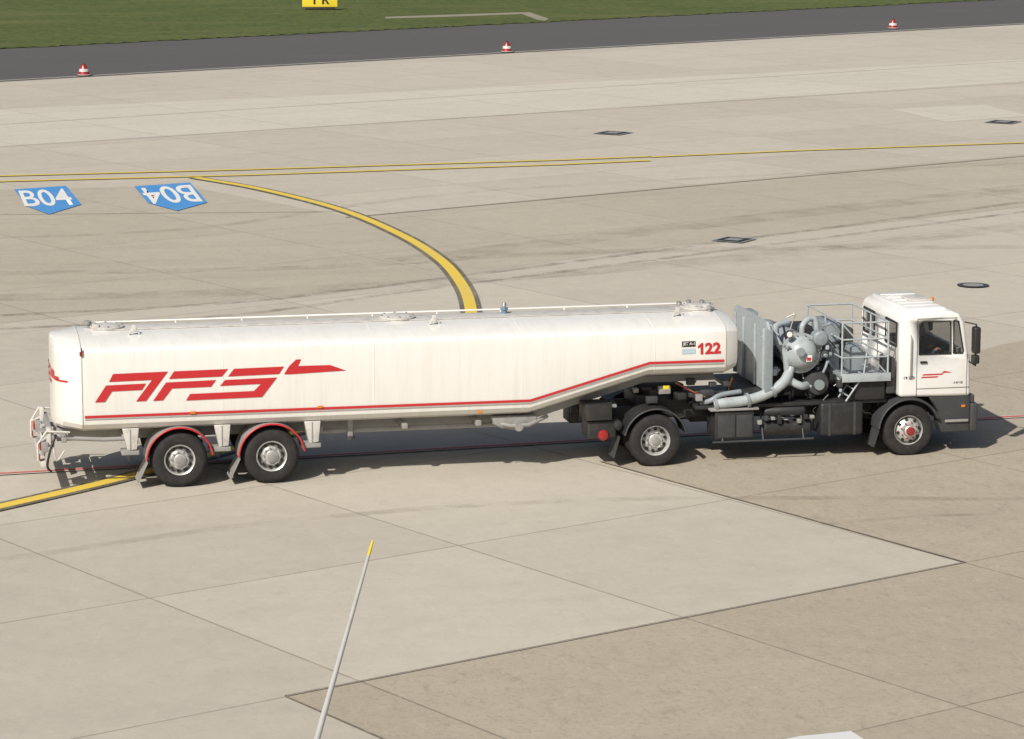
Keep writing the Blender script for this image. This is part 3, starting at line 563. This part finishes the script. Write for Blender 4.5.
text_quad('badge_text','19.372',Vector((C0+.08,-1.228,1.50)),Vector((C0+.3,-1.228,1.50)),Vector((C0+.3,-1.228,1.55)),Vector((C0+.08,-1.228,1.55)),M_blkp,T)
box('cab_underfloor',7.3,9.0,-.8,.8,.75,1.12,M_dark,T)
box('intake_panel',C0-.22,C0-.05,-1.1,-.6,1.2,1.9,M_plast,T,.03)
# ---- driver, seated at the wheel
dr=empty('driver'); bx_,by_=C0+.52,-.57
def pv(x,y,z): return Vector((bx_+x,by_+y,z))
def limb(n_,pts,rs,mat):
    return tube(n_,pts,rs,mat,dr,seg=12,smoothpath=True)
tors=[(.145,.12,1.62),(.17,.125,1.72),(.155,.11,1.86),(.19,.12,2.0),(.205,.11,2.09),(.14,.08,2.15),(.06,.06,2.19),(.055,.055,2.24)]
vs=[];fs=[]
for i,(wy,wx,z) in enumerate(tors):
    for k in range(16):
        t=k*math.pi/8; vs.append(pv(-.02-(z-1.62)*.12+wx*math.cos(t),wy*math.sin(t),z))
    if i:
        for k in range(16): fs.append(((i-1)*16+k,(i-1)*16+(k+1)%16,i*16+(k+1)%16,i*16+k))
fs.append(tuple(range(16))); fs.append(tuple((len(tors)-1)*16+k for k in range(16)))
obj('torso',vs,fs,M_shirt,dr,smooth=True,ang=2)
for s in (-1,1):
    limb('arm',[pv(-.08,s*.19,2.08),pv(.02,s*.25,1.92),pv(.1,s*.26,1.82),pv(.25,s*.22,1.88),pv(.33,s*.18,1.95)],[.06,.035],M_shirt)
    limb('hand',[pv(.33,s*.18,1.95),pv(.38,s*.17,1.97),pv(.41,s*.165,1.99)],[.032,.03],M_skin)
    for k in range(4): limb('finger',[pv(.40,s*(.14+.018*k),1.985),pv(.44,s*(.14+.018*k),1.99),pv(.45,s*(.14+.018*k),1.96)],[.009,.008],M_skin)
    limb('thigh',[pv(.0,s*.1,1.68),pv(.25,s*.12,1.70),pv(.42,s*.13,1.68)],[.09,.065],M_hair); limb('shin',[pv(.42,s*.13,1.68),pv(.5,s*.13,1.48),pv(.52,s*.13,1.3)],[.06,.045],M_hair)
def ell(name,c,r,mat,seg=16):
    return lathe(name,[(r*math.sin(math.pi*i/10)*.82,-r*1.15*math.cos(math.pi*i/10)) for i in range(11)],c,(0.05,0,1),mat,dr,seg=seg,ang=3)
hc=pv(-.07,0,2.36); ell('head',hc,.11,M_skin); ell('hair',hc+Vector((-.018,0,.025)),.112,M_hair)
lathe('nose',[(.018,0),(.012,.02),(.003,.035)],hc+Vector((.085,0,-.005)),(1,0,-.4),M_skin,dr,seg=8)
for s in (-1,1):
    lathe('ear',[(.02,0),(.025,.008),(.01,.014)],hc+Vector((-.01,s*.088,0)),(0,s,0),M_skin,dr,seg=10); lathe('eye',[(.01,0),(.004,.006)],hc+Vector((.088,s*.03,.02)),(1,0,0),M_blkp,dr,seg=8)
# ---------------------------------------------------------------- foreground terminal roof + rod
b0=CAM.copy(); fh=Vector((math.sin(A),math.cos(A),0)); rh=rt
bld=empty('terminal_annex_building')
def hb(name,u0,u1,d0,d1,z0,z1,mat,par,bevel=.02):
    v=[]
    for u in (u0,u1):
        for d in (d0,d1):
            for z in (z0,z1): q_=b0+rh*u+fh*d; v.append((q_.x,q_.y,z))
    return obj(name,v,[(0,1,3,2),(4,6,7,5),(0,4,5,1),(2,3,7,6),(0,2,6,4),(1,5,7,3)],mat,par,bevel=bevel)
hb('walls',-14,14,4,26.5,0,3.8,M_dwhite,bld); hb('roof_slab',-14.2,14.2,3.8,26.7,3.804,4.0,M_mgrey,bld)
for i in range(9): hb('window',-12.5+i*2.8,-10.7+i*2.8,26.501,26.54,1.0,2.6,M_glass,bld)
tip=DP(373,540,22.0); bot=DP(317,739,22.6); d=(bot-tip); t_=(4.0-tip.z)/d.z; base=tip+d*t_
mid=tip+d*.07
M_pole=paint('galvanised_pole',(.62,.62,.61),.4,metal=.3,dirt=.2,scale=9)
rod=empty('lightning_rod'); tube('shaft',[base,bot,mid],[.028,.024,.012],M_pole,rod,seg=12); tube('yellow_tip',[mid,tip+d*.012,tip],[.0125,.009,.004],M_yelp,rod,seg=10)
lathe('base_block',[(.22,0),(.22,.12),(.1,.16)],(base.x,base.y,4.0),(0,0,1),M_mgrey,rod,seg=20)
vt=empty('roof_vent_cover'); zt=5.02; top=[G(x,y,zt) for x,y in ((762,744),(872,744),(851,731),(800,736))]
obj('cover',[(p.x,p.y,zt) for p in top]+[(p.x,p.y,4.0) for p in top],[(0,1,2,3),(7,6,5,4)]+[(i,i+4,(i+1)%4+4,(i+1)%4) for i in range(4)],M_white,vt)
